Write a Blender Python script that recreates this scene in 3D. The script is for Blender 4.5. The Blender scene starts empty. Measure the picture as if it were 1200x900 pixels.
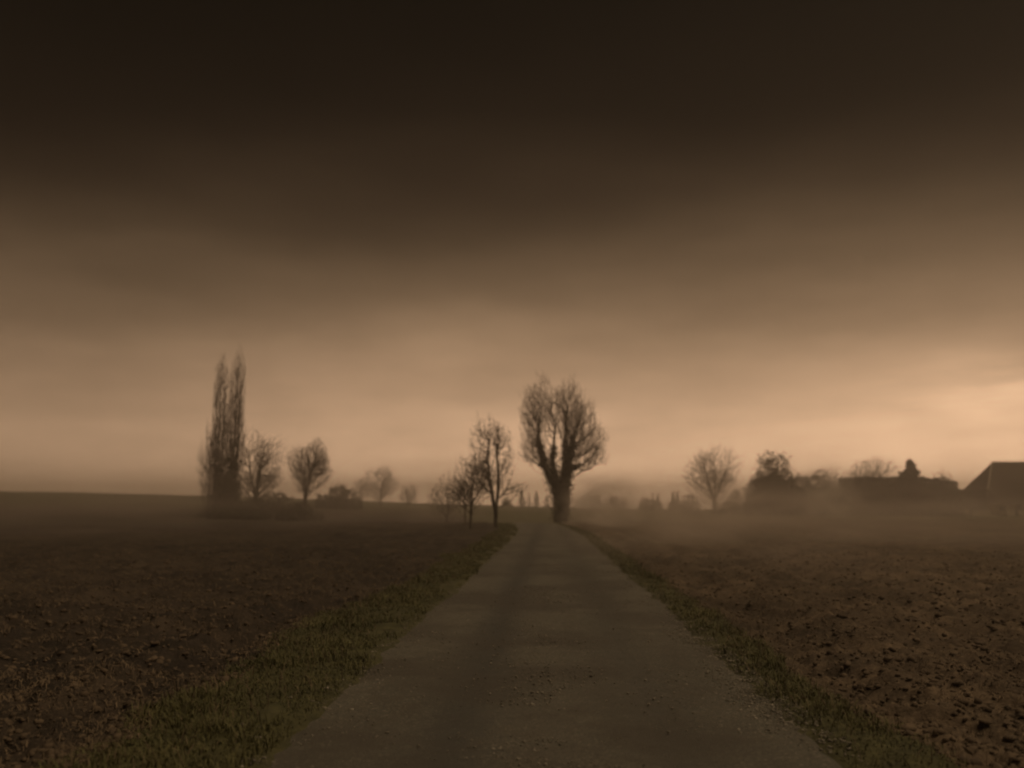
import bpy, math, random
import numpy as np
from mathutils import Vector

S = bpy.context.scene
COL = S.collection
R = math.radians
rng = np.random.default_rng(7)
random.seed(7)

# ------------------------------------------------------------------ camera
EYE = 1.58
F = 1039.0                      # focal length in pixels of the 1200 px wide photograph
YAW, PITCH = R(2.35), R(7.8)    # turned a little left of the road, tilted up
cam = bpy.data.objects.new('camera', bpy.data.cameras.new('camera'))
COL.objects.link(cam)
cam.location = (0.0, 0.0, EYE)
cam.rotation_euler = (R(90) + PITCH, 0, YAW)
cam.data.sensor_width = 36.0
cam.data.lens = F / 1200 * 36
cam.data.clip_end = 20000
cam.data.clip_start = 0.05
cam.data.dof.use_dof = True
cam.data.dof.focus_distance = 8.5
cam.data.dof.aperture_fstop = 0.95
S.camera = cam
S.render.resolution_x, S.render.resolution_y = 1024, 768

# ------------------------------------------------------------------ sky and sun
SUN_EL, SUN_AZ = R(64), R(100)   # azimuth clockwise from +Y
EXPOSURE = 0.0

class NT:
    """small node-tree helper"""
    def __init__(s, tree): s.t = tree; tree.nodes.clear()
    def n(s, typ, **kw):
        nd = s.t.nodes.new(typ)
        for k, v in kw.items():
            if k.startswith('i_'):
                key = k[2:]
                key = int(key) if key.isdigit() else key.replace('_', ' ')
                if isinstance(v, bpy.types.NodeSocket): s.t.links.new(v, nd.inputs[key])
                else: nd.inputs[key].default_value = v
            else: setattr(nd, k, v)
        return nd
    def math(s, op, a, b=0.0, clamp=False):
        nd = s.n('ShaderNodeMath', operation=op, use_clamp=clamp)
        for i, v in enumerate((a, b)):
            if isinstance(v, bpy.types.NodeSocket): s.t.links.new(v, nd.inputs[i])
            else: nd.inputs[i].default_value = v
        return nd.outputs[0]
    def mix(s, f, a, b, mode='MIX'):
        nd = s.n('ShaderNodeMix', data_type='RGBA', blend_type=mode)
        for i, v in ((0, f), (6, a), (7, b)):
            if isinstance(v, bpy.types.NodeSocket): s.t.links.new(v, nd.inputs[i])
            else: nd.inputs[i].default_value = v if i == 0 else (*v, 1) if len(v) == 3 else v
        return nd.outputs[2]
    def noise(s, vec, scale, detail=3, rough=.55):
        nd = s.n('ShaderNodeTexNoise', i_Scale=scale, i_Detail=detail, i_Roughness=rough)
        if vec is not None: s.t.links.new(vec, nd.inputs['Vector'])
        return nd.outputs['Fac']
    def ramp(s, fac, stops, interp='LINEAR'):
        nd = s.n('ShaderNodeValToRGB'); nd.color_ramp.interpolation = interp
        s.t.links.new(fac, nd.inputs[0]); cr = nd.color_ramp
        while len(cr.elements) < len(stops): cr.elements.new(.5)
        for e, (p, c) in zip(cr.elements, stops):
            e.position = p; e.color = (*c, 1) if not isinstance(c, (int, float)) else (c, c, c, 1)
        return nd.outputs[0]

W = bpy.data.worlds.new("World"); S.world = W; W.use_nodes = True
w = NT(W.node_tree)
tc = w.n('ShaderNodeTexCoord').outputs['Generated']
sky = w.n('ShaderNodeTexSky', sky_type='NISHITA', sun_disc=False, sun_elevation=SUN_EL, sun_rotation=SUN_AZ,
          air_density=1.0, dust_density=4.0, ozone_density=1.0)
skybw = w.n('ShaderNodeRGBToBW', i_0=sky.outputs[0]).outputs[0]
sp = w.n('ShaderNodeSeparateXYZ', i_0=tc)
mp = w.n('ShaderNodeMapping', i_0=tc); mp.inputs['Scale'].default_value = (1.1, 1.1, 4.5)
broad = w.noise(mp.outputs[0], 1.6, 5, .5)
mp2 = w.n('ShaderNodeMapping', i_0=tc); mp2.inputs['Scale'].default_value = (1.2, 1.2, 9.0)
streak = w.noise(mp2.outputs[0], 3.1, 6, .55)
# elevation warped by the cloud layers
el = w.math('ADD', sp.outputs[2], w.math('MULTIPLY', w.math('SUBTRACT', broad, .5), -.13))
# the storm cloud reaches a little lower on the left than on the right (towards the glow)
ga = R(21)
glowdot = w.math('ADD', w.math('MULTIPLY', sp.outputs[0], math.sin(ga)), w.math('MULTIPLY', sp.outputs[1], math.cos(ga)))
el = w.math('ADD', el, w.math('MULTIPLY', w.math('SUBTRACT', 1.0, glowdot), .07))
cloud = w.ramp(w.math('ABSOLUTE', el), [(p_, tuple(v_ / 4.0 for v_ in c_)) for p_, c_ in [
    (0.00, (3.9, 2.42, 1.46)), (.05, (1.60, 1.00, .600)), (.11, (.720, .450, .265)), (.205, (.280, .176, .099)),
    (.29, (.108, .068, .037)), (.355, (.036, .022, .0125)), (.42, (.0095, .0062, .0040)), (.55, (.0040, .0030, .0020)),
    (1.0, (.0030, .0024, .0018))]], 'B_SPLINE')
streakv = w.math('ADD', .91, w.math('MULTIPLY', streak, .18))
glow = w.math('POWER', w.math('MAXIMUM', glowdot, 0.0), 5.0)
glowv = w.math('ADD', .80, w.math('MULTIPLY', glow, .26))
c1 = w.mix(1.0, cloud, w.n('ShaderNodeCombineColor', i_0=streakv, i_1=streakv, i_2=streakv).outputs[0], 'MULTIPLY')
c2 = w.mix(1.0, c1, w.n('ShaderNodeCombineColor', i_0=glowv, i_1=glowv, i_2=glowv).outputs[0], 'MULTIPLY')
# the sky above the cloud: the physical sky's brightness, dimmed by the cloud
skyn = w.math('ADD', .6, w.math('MULTIPLY', skybw, .03))
# a torn brighter patch in the cloud low on the right
pd = Vector((math.sin(R(26.5)) * math.cos(R(6.6)), math.cos(R(26.5)) * math.cos(R(6.6)), math.sin(R(6.6))))
off = w.n('ShaderNodeVectorMath', operation='SUBTRACT', i_0=tc, i_1=pd).outputs[0]
offs = w.n('ShaderNodeVectorMath', operation='MULTIPLY', i_0=off, i_1=(1.0, 1.0, 2.6)).outputs[0]
pl_ = w.n('ShaderNodeVectorMath', operation='LENGTH', i_0=offs).outputs['Value']
patch = w.ramp(pl_, [(0.0, 1.0), (.17, 0.0)], 'EASE')
torn = w.ramp(w.noise(mp2.outputs[0], 6.0, 5, .6), [(.44, 0.0), (.62, 1.0)])
pf = w.math('ADD', 1.0, w.math('MULTIPLY', w.math('MULTIPLY', patch, torn), .22))
c2 = w.mix(1.0, c2, w.n('ShaderNodeCombineColor', i_0=pf, i_1=pf, i_2=pf).outputs[0], 'MULTIPLY')
# soft drifting texture in the dark cloud
mp3 = w.n('ShaderNodeMapping', i_0=tc); mp3.inputs['Scale'].default_value = (1.0, 1.0, 2.2); mp3.inputs['Rotation'].default_value = (0, R(14), 0)
wisp = w.noise(mp3.outputs[0], 3.4, 7, .62)
wv = w.math('ADD', .66, w.math('MULTIPLY', wisp, .68))
c2 = w.mix(1.0, c2, w.n('ShaderNodeCombineColor', i_0=wv, i_1=wv, i_2=wv).outputs[0], 'MULTIPLY')
c3 = w.mix(1.0, c2, w.n('ShaderNodeCombineColor', i_0=skyn, i_1=skyn, i_2=skyn).outputs[0], 'MULTIPLY')
SKY_GAIN = 44.0
bg = w.n('ShaderNodeBackground', i_Color=w.mix(1.0, c3, (SKY_GAIN,) * 3, 'MULTIPLY'), i_Strength=.1)
w.n('ShaderNodeOutputWorld', i_Surface=bg.outputs[0])

sun = bpy.data.objects.new('sun', bpy.data.lights.new('sun', 'SUN'))
COL.objects.link(sun)
sun.data.energy = 1.5
sun.data.angle = R(40)
sun.data.color = (1.0, .77, .50)
sd = Vector((math.sin(SUN_AZ) * math.cos(SUN_EL), math.cos(SUN_AZ) * math.cos(SUN_EL), math.sin(SUN_EL)))
sun.rotation_euler = sd.to_track_quat('Z', 'Y').to_euler()

S.view_settings.view_transform = 'Standard'
S.view_settings.look = 'None'
S.view_settings.exposure = EXPOSURE
S.view_settings.gamma = 1.0
S.render.engine = 'CYCLES'
S.cycles.filter_width = 2.1
S.cycles.volume_bounces = 2

# ------------------------------------------------------------------ helpers
def tag(o, label=None, cat=None, group=None, kind=None):
    if label: o['label'] = label
    if cat: o['category'] = cat
    if group: o['group'] = group
    if kind: o['kind'] = kind
    return o

def mesh(name, V, Fc, mats, parent=None, smooth=False, fmat=None, loc=None):
    """V (n,3); Fc: array (m,3|4)"""
    me = bpy.data.meshes.new(name)
    V = np.asarray(V, dtype=np.float32); Fc = np.asarray(Fc, dtype=np.int32)
    k = Fc.shape[1]
    me.vertices.add(len(V)); me.vertices.foreach_set('co', V.ravel())
    me.loops.add(Fc.size); me.loops.foreach_set('vertex_index', Fc.ravel())
    me.polygons.add(len(Fc)); me.polygons.foreach_set('loop_start', np.arange(0, Fc.size, k, dtype=np.int32))
    if not isinstance(mats, (list, tuple)): mats = [mats]
    for m in mats: me.materials.append(m)
    if fmat is not None: me.polygons.foreach_set('material_index', np.asarray(fmat, dtype=np.int32))
    if smooth: me.polygons.foreach_set('use_smooth', np.ones(len(Fc), dtype=bool))
    me.update(calc_edges=True)
    o = bpy.data.objects.new(name, me); COL.objects.link(o)
    if parent is not None: o.parent = parent
    if loc is not None: o.location = loc
    return o

def empty(name, loc, rz=0.0):
    o = bpy.data.objects.new(name, None); COL.objects.link(o)
    o.location = loc; o.rotation_euler = (0, 0, rz); o.empty_display_size = .5
    return o

def box(x0, x1, y0, y1, z0, z1):
    v = [(x, y, z) for z in (z0, z1) for y in (y0, y1) for x in (x0, x1)]
    f = [(0, 2, 3, 1), (4, 5, 7, 6), (0, 1, 5, 4), (2, 6, 7, 3), (0, 4, 6, 2), (1, 3, 7, 5)]
    return np.array(v, float), np.array(f)

def join(parts):
    V, Fc, n = [], [], 0
    for v, f in parts:
        V.append(v); Fc.append(np.asarray(f) + n); n += len(v)
    return np.concatenate(V), np.concatenate(Fc)

def hash2(ix, iy, seed):
    h = (ix.astype(np.int64) * 374761393 + iy.astype(np.int64) * 668265263 + seed * 974634777) & 0xffffffff
    h = ((h ^ (h >> 13)) * 1274126177) & 0xffffffff
    h = h ^ (h >> 16)
    return (h & 0xffffff) / float(0xffffff)

def vnoise(x, y, scale=1.0, seed=0):
    """value noise, -1..1, features about `scale` metres"""
    x = np.asarray(x, float) / scale + 1000.5; y = np.asarray(y, float) / scale + 1000.5
    ix, iy = np.floor(x), np.floor(y); fx, fy = x - ix, y - iy
    fx = fx * fx * (3 - 2 * fx); fy = fy * fy * (3 - 2 * fy)
    a, b = hash2(ix, iy, seed), hash2(ix + 1, iy, seed)
    c, d = hash2(ix, iy + 1, seed), hash2(ix + 1, iy + 1, seed)
    return ((a + (b - a) * fx) * (1 - fy) + (c + (d - c) * fx) * fy) * 2 - 1

def sstep(a, b, x):
    t = np.clip((np.asarray(x, float) - a) / (b - a), 0, 1)
    return t * t * (3 - 2 * t)

def place(px, depth):
    """ground position that lies `depth` metres ahead on the photograph's column px"""
    X = (px - 600) / F * depth / math.cos(PITCH) * 1.0
    c, s = math.cos(YAW), math.sin(YAW)
    return X * c - depth * s, X * s + depth * c

# ------------------------------------------------------------------ terrain
ROAD_HALF = 1.80
def road_x(y):
    y = np.asarray(y, float)
    t = np.clip(y - 44, 0, 60)
    return -.0013 * t * t - np.clip(y - 104, 0, None) * .16

AZ_T = np.radians([-180, -60, -34, -29, -19, -7, 4, 12, 20, 60, 180])
OFFP = np.array([14, 14, 14, 13, 9.5, 2, -3.5, -4.5, -5, -5, 14])
def base_h(x, y):
    x = np.asarray(x, float); y = np.asarray(y, float)
    r = np.hypot(x, y); az = np.arctan2(x, y)
    crest = EYE + 350 * np.interp(az, AZ_T, OFFP) / F
    h = crest * sstep(45, 350, r)
    h = np.where(r > 350, crest - (r - 350) * .007, h)
    h = h - 1.0 * sstep(78, 100, r) * (1 - sstep(125, 175, r)) * np.exp(-((x + 6) / 16) ** 2)      # the road drops out of sight behind a low crest
    return h + .05 * vnoise(x, y, 9, 3) * sstep(2.5, 8, np.abs(x - road_x(y)))

def edges(y):
    """left/right edge of the asphalt and of the grass verges, as x"""
    c = road_x(y)
    l = c - ROAD_HALF + .10 * vnoise(y, y * 0, 1.7, 11) + .05 * vnoise(y, y * 0, .4, 12)
    r = c + ROAD_HALF + .02 + .09 * vnoise(y, y * 0, 1.5, 13) + .05 * vnoise(y, y * 0, .35, 14)
    vl = l - 1.20 + .30 * vnoise(y, y * 0, 2.6, 15) + .15 * vnoise(y, y * 0, .8, 16)
    vr = r + .52 + .14 * vnoise(y, y * 0, 2.2, 17) + .08 * vnoise(y, y * 0, .6, 18)
    return l, r, vl, vr

def full_h(x, y):
    x = np.asarray(x, float); y = np.asarray(y, float)
    h = base_h(x, y); r = np.hypot(x, y)
    l, rr, vl, vr = edges(y)
    dl, dr = l - x, x - rr                      # distance outside the asphalt
    d = np.maximum(dl, dr)
    onroad = sstep(-.30, .12, d)
    fl, fr = sstep(0, .35, vl - x), sstep(0, .25, x - vr)
    fld = np.maximum(fl, fr)
    # verge: soft hummocks
    verge = -.035 + onroad * (.075 + .025 * vnoise(x, y, .35, 21) + .018 * vnoise(x, y, .12, 22))
    # ploughed relief: rows along the road, broken into clods
    fade1, fade2 = 1 - sstep(30, 90, r), 1 - sstep(14, 40, r)
    far = 1 - sstep(90, 150, r)
    row = np.sin((x + .25 * vnoise(x, y, 3.5, 31)) * 2 * math.pi / .85)
    c1 = 1 - np.abs(vnoise(x, y, .42, 32)); c2 = 1 - np.abs(vnoise(x, y, .19, 33)); c3 = vnoise(x, y, .09, 34)
    c4 = vnoise(x + .6 * y, y, .05, 36)
    wx, wy = x + .10 * vnoise(x, y, .3, 37), y + .10 * vnoise(x, y, .3, 38)
    c1 = vnoise(wx, wy * .6, .40, 32); c2 = vnoise(wx + .4 * wy, wy * .7, .17, 33); c3 = vnoise(wx - .3 * wy, wy, .08, 34)
    rel = .030 * row * far + .045 * c1 * far + .042 * c2 * fade1 + .034 * c3 * fade2 + .020 * c4 * fade2 + .07 * vnoise(x, y, 1.3, 35)
    rel = rel + np.where(x > 0, -.10 * np.exp(-((x - vr - .45) / .28) ** 2) + .05, -.10 * np.exp(-((vl - x - .5) / .35) ** 2))
    rel = rel * (1 - sstep(100, 145, r))
    return h + verge * (1 - fld) + fld * (.03 + rel)

# ------------------------------------------------------------------ materials
def new_mat(name):
    m = bpy.data.materials.new(name); m.use_nodes = True
    return m, NT(m.node_tree)
def finish(t, col, rough=.9, bump=None, bs=.3, bd=.02, spec=.3, transl=None):
    kw = dict(i_Roughness=rough)
    b = t.n('ShaderNodeBsdfPrincipled', **kw)
    b.inputs['Specular IOR Level'].default_value = spec
    t.t.links.new(col, b.inputs['Base Color']) if isinstance(col, bpy.types.NodeSocket) else setattr(b.inputs['Base Color'], 'default_value', (*col, 1))
    if bump is not None:
        bn = t.n('ShaderNodeBump', i_Strength=bs, i_Distance=bd, i_Height=bump)
        t.t.links.new(bn.outputs[0], b.inputs['Normal'])
    t.n('ShaderNodeOutputMaterial', i_Surface=b.outputs[0])

def mat_road():
    m, t = new_mat('worn_asphalt')
    p = t.n('ShaderNodeTexCoord').outputs['Object']
    st = t.n('ShaderNodeMapping', i_0=p); st.inputs['Scale'].default_value = (1, .22, 1)
    big = t.noise(st.outputs[0], .9, 5, .6); mid = t.noise(p, 5, 5, .6)
    v = t.n('ShaderNodeTexVoronoi', i_Scale=110.0, i_Vector=p)
    v2 = t.n('ShaderNodeTexVoronoi', i_Scale=55.0, i_Vector=p)
    sp_ = t.n('ShaderNodeSeparateXYZ', i_0=v.outputs['Color']).outputs[0]
    sp2 = t.n('ShaderNodeSeparateXYZ', i_0=v2.outputs['Color']).outputs[0]
    base = t.ramp(big, [(.25, (.066, .059, .046)), (.5, (.098, .088, .069)), (.75, (.130, .117, .092))])
    agg = t.ramp(sp_, [(.0, (.35, .34, .33)), (.5, (.95, .95, .92)), (.85, (1.3, 1.27, 1.2)), (1, (2.3, 2.2, 2.0))])
    c = t.mix(.75, base, agg, 'MULTIPLY')
    c = t.mix(t.math('MULTIPLY', t.math('GREATER_THAN', sp2, .96), .5), c, (.26, .225, .175))
    dirt = t.ramp(mid, [(.45, 0.0), (.7, .5)])
    c = t.mix(dirt, c, (.075, .058, .038))
    # loose gravel and mud gather along the middle and the rims of the road
    xx = t.n('ShaderNodeSeparateXYZ', i_0=p).outputs[0]
    wob = t.math('ADD', xx, t.math('MULTIPLY', t.math('SUBTRACT', mid, .5), .5))
    track = t.math('ABSOLUTE', t.math('SUBTRACT', t.math('ABSOLUTE', wob), .78))
    trk = t.ramp(track, [(0, .42), (.42, 0.0)])
    c = t.mix(trk, c, (.046, .042, .035))
    left = t.ramp(t.math('ABSOLUTE', t.math('ADD', wob, .62)), [(0, .55), (.38, 0.0)])
    c = t.mix(left, c, (.040, .037, .033))
    blot = t.ramp(t.noise(p, .45, 4, .6), [(.44, 0.0), (.58, .75)]); c = t.mix(blot, c, (.058, .047, .035))
    d = t.math('SUBTRACT', 1.0, v.outputs['Distance'])
    h = t.math('ADD', t.math('MULTIPLY', d, .6), t.math('MULTIPLY', mid, 1.2))
    finish(t, c, .8, h, .9, .012, .35); return m

def mat_soil(name, c0, c1, c2, straw, reach=200.0):
    m, t = new_mat(name)
    p = t.n('ShaderNodeTexCoord').outputs['Object']
    a = t.noise(p, .16, 4, .6); b = t.noise(p, 2.2, 6, .65); c = t.noise(p, 22, 4, .7)
    a2 = t.noise(p, .55, 4, .6); k = t.math('ADD', t.math('MULTIPLY', t.math('ADD', a, a2), .33), t.math('MULTIPLY', b, .34))
    col = t.ramp(k, [(.40, c0), (.5, c1), (.60, c2)])
    mp_ = t.n('ShaderNodeMapping', i_0=p); mp_.inputs['Scale'].default_value = (3.0, 12.0, 6.0); mp_.inputs['Rotation'].default_value = (0, 0, .7)
    s = t.noise(mp_.outputs[0], 4.0, 5, .7)
    col = t.mix(t.ramp(s, [(.60, 0.0), (.70, .55)]), col, straw)
    col = t.mix(.6, col, t.ramp(c, [(.3, .35), (.7, 1.35)]), 'MULTIPLY')
    # beyond the ploughland the winter crop shows green
    g = t.n('ShaderNodeVectorMath', operation='LENGTH', i_0=p).outputs['Value']
    gg = t.math('ADD', g, t.math('MULTIPLY', a, 30.0))
    gf = t.ramp(t.math('DIVIDE', gg, reach), [(.50, 0.0), (.74, 1.0)])
    green = t.ramp(t.noise(p, .35, 5, .6), [(.35, (.036, .036, .013)), (.65, (.062, .060, .021))])
    col = t.mix(gf, col, green)
    finish(t, col, .95, t.math('ADD', c, t.math('MULTIPLY', b, 1.5)), .8, .03, .2); return m

def mat_simple(name, c0, c1, scale=6.0, rough=.9, stretch=(1, 1, 1), bs=.3, bd=.01, rand=0.0):
    m, t = new_mat(name)
    p = t.n('ShaderNodeTexCoord').outputs['Object']
    mp_ = t.n('ShaderNodeMapping', i_0=p); mp_.inputs['Scale'].default_value = stretch
    n_ = t.noise(mp_.outputs[0], scale, 5, .6)
    col = t.ramp(n_, [(.3, c0), (.7, c1)])
    if rand:
        ri = t.n('ShaderNodeNewGeometry').outputs['Random Per Island']
        col = t.mix(1.0, col, t.ramp(ri, [(0, 1 - rand), (1, 1 + rand)]), 'MULTIPLY')
    finish(t, col, rough, n_, bs, bd, .25); return m

M = {}
M['road'] = mat_road()
M['left'] = mat_soil('fallow_soil', (.018, .0135, .010), (.036, .026, .018), (.068, .049, .033), (.13, .098, .062), 275.0)
M['right'] = mat_soil('ploughed_soil', (.046, .033, .021), (.088, .062, .040), (.150, .106, .068), (.30, .22, .14))
M['verge'] = mat_simple('verge_turf', (.034, .032, .014), (.080, .072, .030), 5.0)
M['ground'] = mat_simple('distant_field', (.030, .031, .012), (.052, .051, .019), .3)
M['grass'] = mat_simple('grass_blades', (.052, .052, .019), (.122, .108, .042), 1.1, .7, rand=.35)
M['dry'] = mat_simple('dry_stalks', (.060, .043, .027), (.185, .132, .082), 3.0, .9, rand=.4)
M['clod'] = mat_simple('soil_clod', (.060, .042, .027), (.120, .085, .054), 9.0, rand=.25)
M['stone'] = mat_simple('pale_stone', (.10, .087, .067), (.27, .235, .185), 14.0, .85, rand=.4)
M['bark'] = mat_simple('bark', (.028, .022, .015), (.060, .046, .030), 5.0, .95, (1, 1, .3))
M['twig'] = mat_simple('twig', (.045, .033, .022), (.075, .056, .036), 3.0, .95)
M['ivy'] = mat_simple('ivy_leaves', (.020, .022, .008), (.050, .050, .018), 4.0, .6, rand=.4)
M['hedge'] = mat_simple('hedge_leaves', (.020, .018, .009), (.048, .041, .019), 2.0, .8, rand=.4)
M['needle'] = mat_simple('conifer_needles', (.018, .022, .010), (.040, .042, .018), 2.0, .8, rand=.3)
M['roof'] = mat_simple('roof_tile', (.050, .036, .026), (.095, .066, .046), 3.0, .9)
M['wall'] = mat_simple('render_wall', (.30, .25, .18), (.42, .35, .26), 1.5)
M['timber'] = mat_simple('dark_timber', (.035, .026, .018), (.070, .052, .036), 4.0)
M['pale'] = mat_simple('pale_mortar', (.34, .28, .21), (.48, .40, .30), 3.0)
M['brick'] = mat_simple('chimney_brick', (.10, .055, .038), (.17, .095, .06), 5.0)
M['glass'] = mat_simple('window_glass', (.02, .02, .02), (.03, .03, .028), 1.0, .15)

# ------------------------------------------------------------------ ground sheets
def polar(r0, ratio, n, a0, a1, m):
    r = r0 * ratio ** np.arange(n)
    a = np.linspace(a0, a1, m)
    RR, AA = np.meshgrid(r, a, indexing='ij')
    X, Y = (RR * np.sin(AA)).ravel(), (RR * np.cos(AA)).ravel()
    i, j = np.meshgrid(np.arange(n - 1), np.arange(m - 1), indexing='ij')
    v = (i * m + j).ravel()
    return X, Y, np.stack([v, v + 1, v + m + 1, v + m], 1)

# near ground, fine enough for clods, split into its fields and verges
n_r = int(math.log(168 / 2.4) / math.log(1.0095)) + 1
X, Y, Fc = polar(2.4, 1.0095, n_r, R(-62), R(58), 820)
Z = full_h(X, Y)
cx, cy = X[Fc].mean(1), Y[Fc].mean(1)
l_, r_, vl_, vr_ = edges(cy)
reg = np.where(cx < vl_, 0, np.where(cx < l_ + .25, 1, np.where(cx < r_ - .25, 2, np.where(cx < vr_, 3, 4))))
for k, nm, mt in ((0, 'fallow_field', 'left'), (1, 'grass_verge', 'verge'), (3, 'grass_verge', 'verge'), (4, 'ploughed_field', 'right'), (2, 'road_bed', 'verge')):
    f = Fc[reg == k]
    ids, inv = np.unique(f, return_inverse=True)
    o = mesh(nm, np.stack([X[ids], Y[ids], Z[ids]], 1), inv.reshape(f.shape), M[mt], smooth=True)
    tag(o, kind='structure')

# coarse ground underneath and out to the horizon
Xb, Yb, Fb = polar(.6, 1.07, 107, -math.pi, math.pi, 241)
rb = np.hypot(Xb, Yb); ab = np.arctan2(Xb, Yb)
sink = ((rb > 2.2) & (rb < 160) & (ab > R(-66)) & (ab < R(62)))
zb = base_h(Xb, Yb) - np.where(sink, .45, 0.0)
zb = np.where((rb >= 160) & (rb < 182), zb - .02, zb)
tag(mesh('ground', np.stack([Xb, Yb, zb], 1), Fb, M['ground'], smooth=True), kind='structure')

# road surface
ys = np.concatenate([np.linspace(-8, 4, 20), 4 * 1.012 ** np.arange(1, 300)]); ys = ys[ys < 112]
xs = np.linspace(-2.25, 2.25, 60)
YY, XX = np.meshgrid(ys, xs, indexing='ij')
cxr = road_x(YY)
zr = base_h(cxr + XX * .3, YY) + .035 * (1 - (XX / 2.2) ** 2) + .010 * vnoise(XX, YY, .8, 41) + .005 * vnoise(XX, YY, .2, 42) \
     - .016 * np.exp(-((np.abs(XX) - .8) / .25) ** 2)
m_, n_ = len(xs), len(ys)
ii, jj = np.meshgrid(np.arange(n_ - 1), np.arange(m_ - 1), indexing='ij'); v = (ii * m_ + jj).ravel()
tag(mesh('road', np.stack([(cxr + XX).ravel(), YY.ravel(), zr.ravel()], 1), np.stack([v, v + 1, v + m_ + 1, v + m_], 1), M['road'], smooth=True), kind='structure')
def road_z(x, y):
    c = road_x(y); q = x - c
    return base_h(c + q * .3, y) + .035 * (1 - (q / 2.2) ** 2)

# ------------------------------------------------------------------ small scatter
def ico():
    t = (1 + 5 ** .5) / 2
    v = np.array([(-1, t, 0), (1, t, 0), (-1, -t, 0), (1, -t, 0), (0, -1, t), (0, 1, t), (0, -1, -t), (0, 1, -t), (t, 0, -1), (t, 0, 1), (-t, 0, -1), (-t, 0, 1)], float)
    f = np.array([(0, 11, 5), (0, 5, 1), (0, 1, 7), (0, 7, 10), (0, 10, 11), (1, 5, 9), (5, 11, 4), (11, 10, 2), (10, 7, 6), (7, 1, 8), (3, 9, 4), (3, 4, 2), (3, 2, 6), (3, 6, 8), (3, 8, 9), (4, 9, 5), (2, 4, 11), (6, 2, 10), (8, 6, 7), (9, 8, 1)])
    return v / np.linalg.norm(v[0]), f
IV, IF = ico()
def lumps(P, size, flat=.6, jit=.25):
    n = len(P)
    a = rng.uniform(0, 2 * math.pi, n); c, s = np.cos(a), np.sin(a)
    V = IV[None] * (1 + rng.uniform(-jit, jit, (n, 12, 1)))
    sc = np.stack([rng.uniform(.7, 1.3, n), rng.uniform(.7, 1.3, n), flat * rng.uniform(.6, 1.3, n)], 1) * size[:, None]
    V = V * sc[:, None]
    x = V[..., 0] * c[:, None] - V[..., 1] * s[:, None]; y = V[..., 0] * s[:, None] + V[..., 1] * c[:, None]
    V = np.stack([x, y, V[..., 2]], 2) + P[:, None]
    return V.reshape(-1, 3), (IF[None] + (np.arange(n) * 12)[:, None, None]).reshape(-1, 3)

def blades(P, length, width, lean, nseg=3, spread=None):
    """bent tapering strips standing at P"""
    n = len(P)
    a = rng.uniform(0, 2 * math.pi, n)
    d = np.stack([np.cos(a), np.sin(a), np.zeros(n)], 1); side = np.stack([-np.sin(a), np.cos(a), np.zeros(n)], 1)
    V = np.zeros((n, 2 * nseg + 1, 3))
    for k in range(nseg + 1):
        t = k / nseg
        ang = lean * t
        c = P + d * (np.sin(ang) * length * t)[:, None] + np.array([0, 0, 1.0]) * (np.cos(ang) * length * t)[:, None]
        if k < nseg:
            wd = (width * (1 - .6 * t))[:, None]
            V[:, 2 * k] = c - side * wd; V[:, 2 * k + 1] = c + side * wd
        else: V[:, 2 * k] = c
    f = []
    for k in range(nseg - 1):
        f += [(2 * k, 2 * k + 1, 2 * k + 3), (2 * k, 2 * k + 3, 2 * k + 2)]
    f += [(2 * nseg - 2, 2 * nseg - 1, 2 * nseg)]
    f = np.array(f)
    return V.reshape(-1, 3), (f[None] + (np.arange(n) * (2 * nseg + 1))[:, None, None]).reshape(-1, 3)

def ysample(n, y0, y1, p=1.0):
    u = rng.random(n)          # density falls off with distance
    return y0 * (y1 / y0) ** (u ** p)

def verge_grass(n, side):
    y = ysample(n, 3.5, 75, .85)
    l, r, vl, vr = edges(y)
    u = rng.beta(1.3, 1.1, n)
    x = (l + .04 + (vl - .15 - l) * u) if side < 0 else (r - .02 + (vr + .10 - r) * u)
    clump = vnoise(x, y, .5, 51) + .5 * vnoise(x, y, .15, 52)
    k = (clump > -9) & ((u > .3) | (side > 0) | (vnoise(x, y, .9, 53) > -.25))
    x, y, clump = x[k], y[k], clump[k]
    z = full_h(x, y) - .01
    L = rng.uniform(.025, .095, len(x)) * (1 + 1.0 * np.clip(clump, -.35, 1)) * (1 + .5 * (rng.random(len(x)) > .96)) * (1.0 if side < 0 else .85)
    return blades(np.stack([x, y, z], 1), L, rng.uniform(.002, .004, len(x)) * (1 + y / 14), rng.uniform(.3, 1.9, len(x)))
tag(mesh('grass', *verge_grass(80000, -1), M['grass']), 'tufty green grass on the verge left of the road', 'grass', kind='stuff')
tag(mesh('grass', *verge_grass(34000, 1), M['grass']), 'short green grass in the narrow strip right of the road', 'grass', kind='stuff')

def field_pts(n, side, y0, y1, wide):
    y = ysample(n, y0, y1); l, r, vl, vr = edges(y)
    q = rng.random(n) ** 1.0 * (y * wide + 2.0)
    x = vl + .1 - q if side < 0 else vr - .03 + q
    return x, y
def stalks(n, side, thr, Lr, name, label):
    x, y = field_pts(n, side, 4.0, 60, .62)
    c = vnoise(x, y, 1.2, 61) + .6 * vnoise(x, y, .3, 62)
    k = (c > thr) & (rng.random(len(x)) > sstep(22, 60, y)); x, y = x[k], y[k]
    z = full_h(x, y) - .01
    nn = len(x)
    V = blades(np.stack([x, y, z], 1), rng.uniform(*Lr, nn), rng.uniform(.0012, .0035, nn) * (1 + y / 12), rng.uniform(1.1, 2.9, nn))
    tag(mesh(name, *V, M['dry']), label, 'dead plants', kind='stuff')
stalks(70000, -1, -.4, (.04, .16), 'dead_weeds', 'withered brown weeds littering the dark field left of the road')
stalks(80000, 1, -.45, (.03, .11), 'crop_residue', 'broken straw scattered over the ploughed field right of the road')
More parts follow.
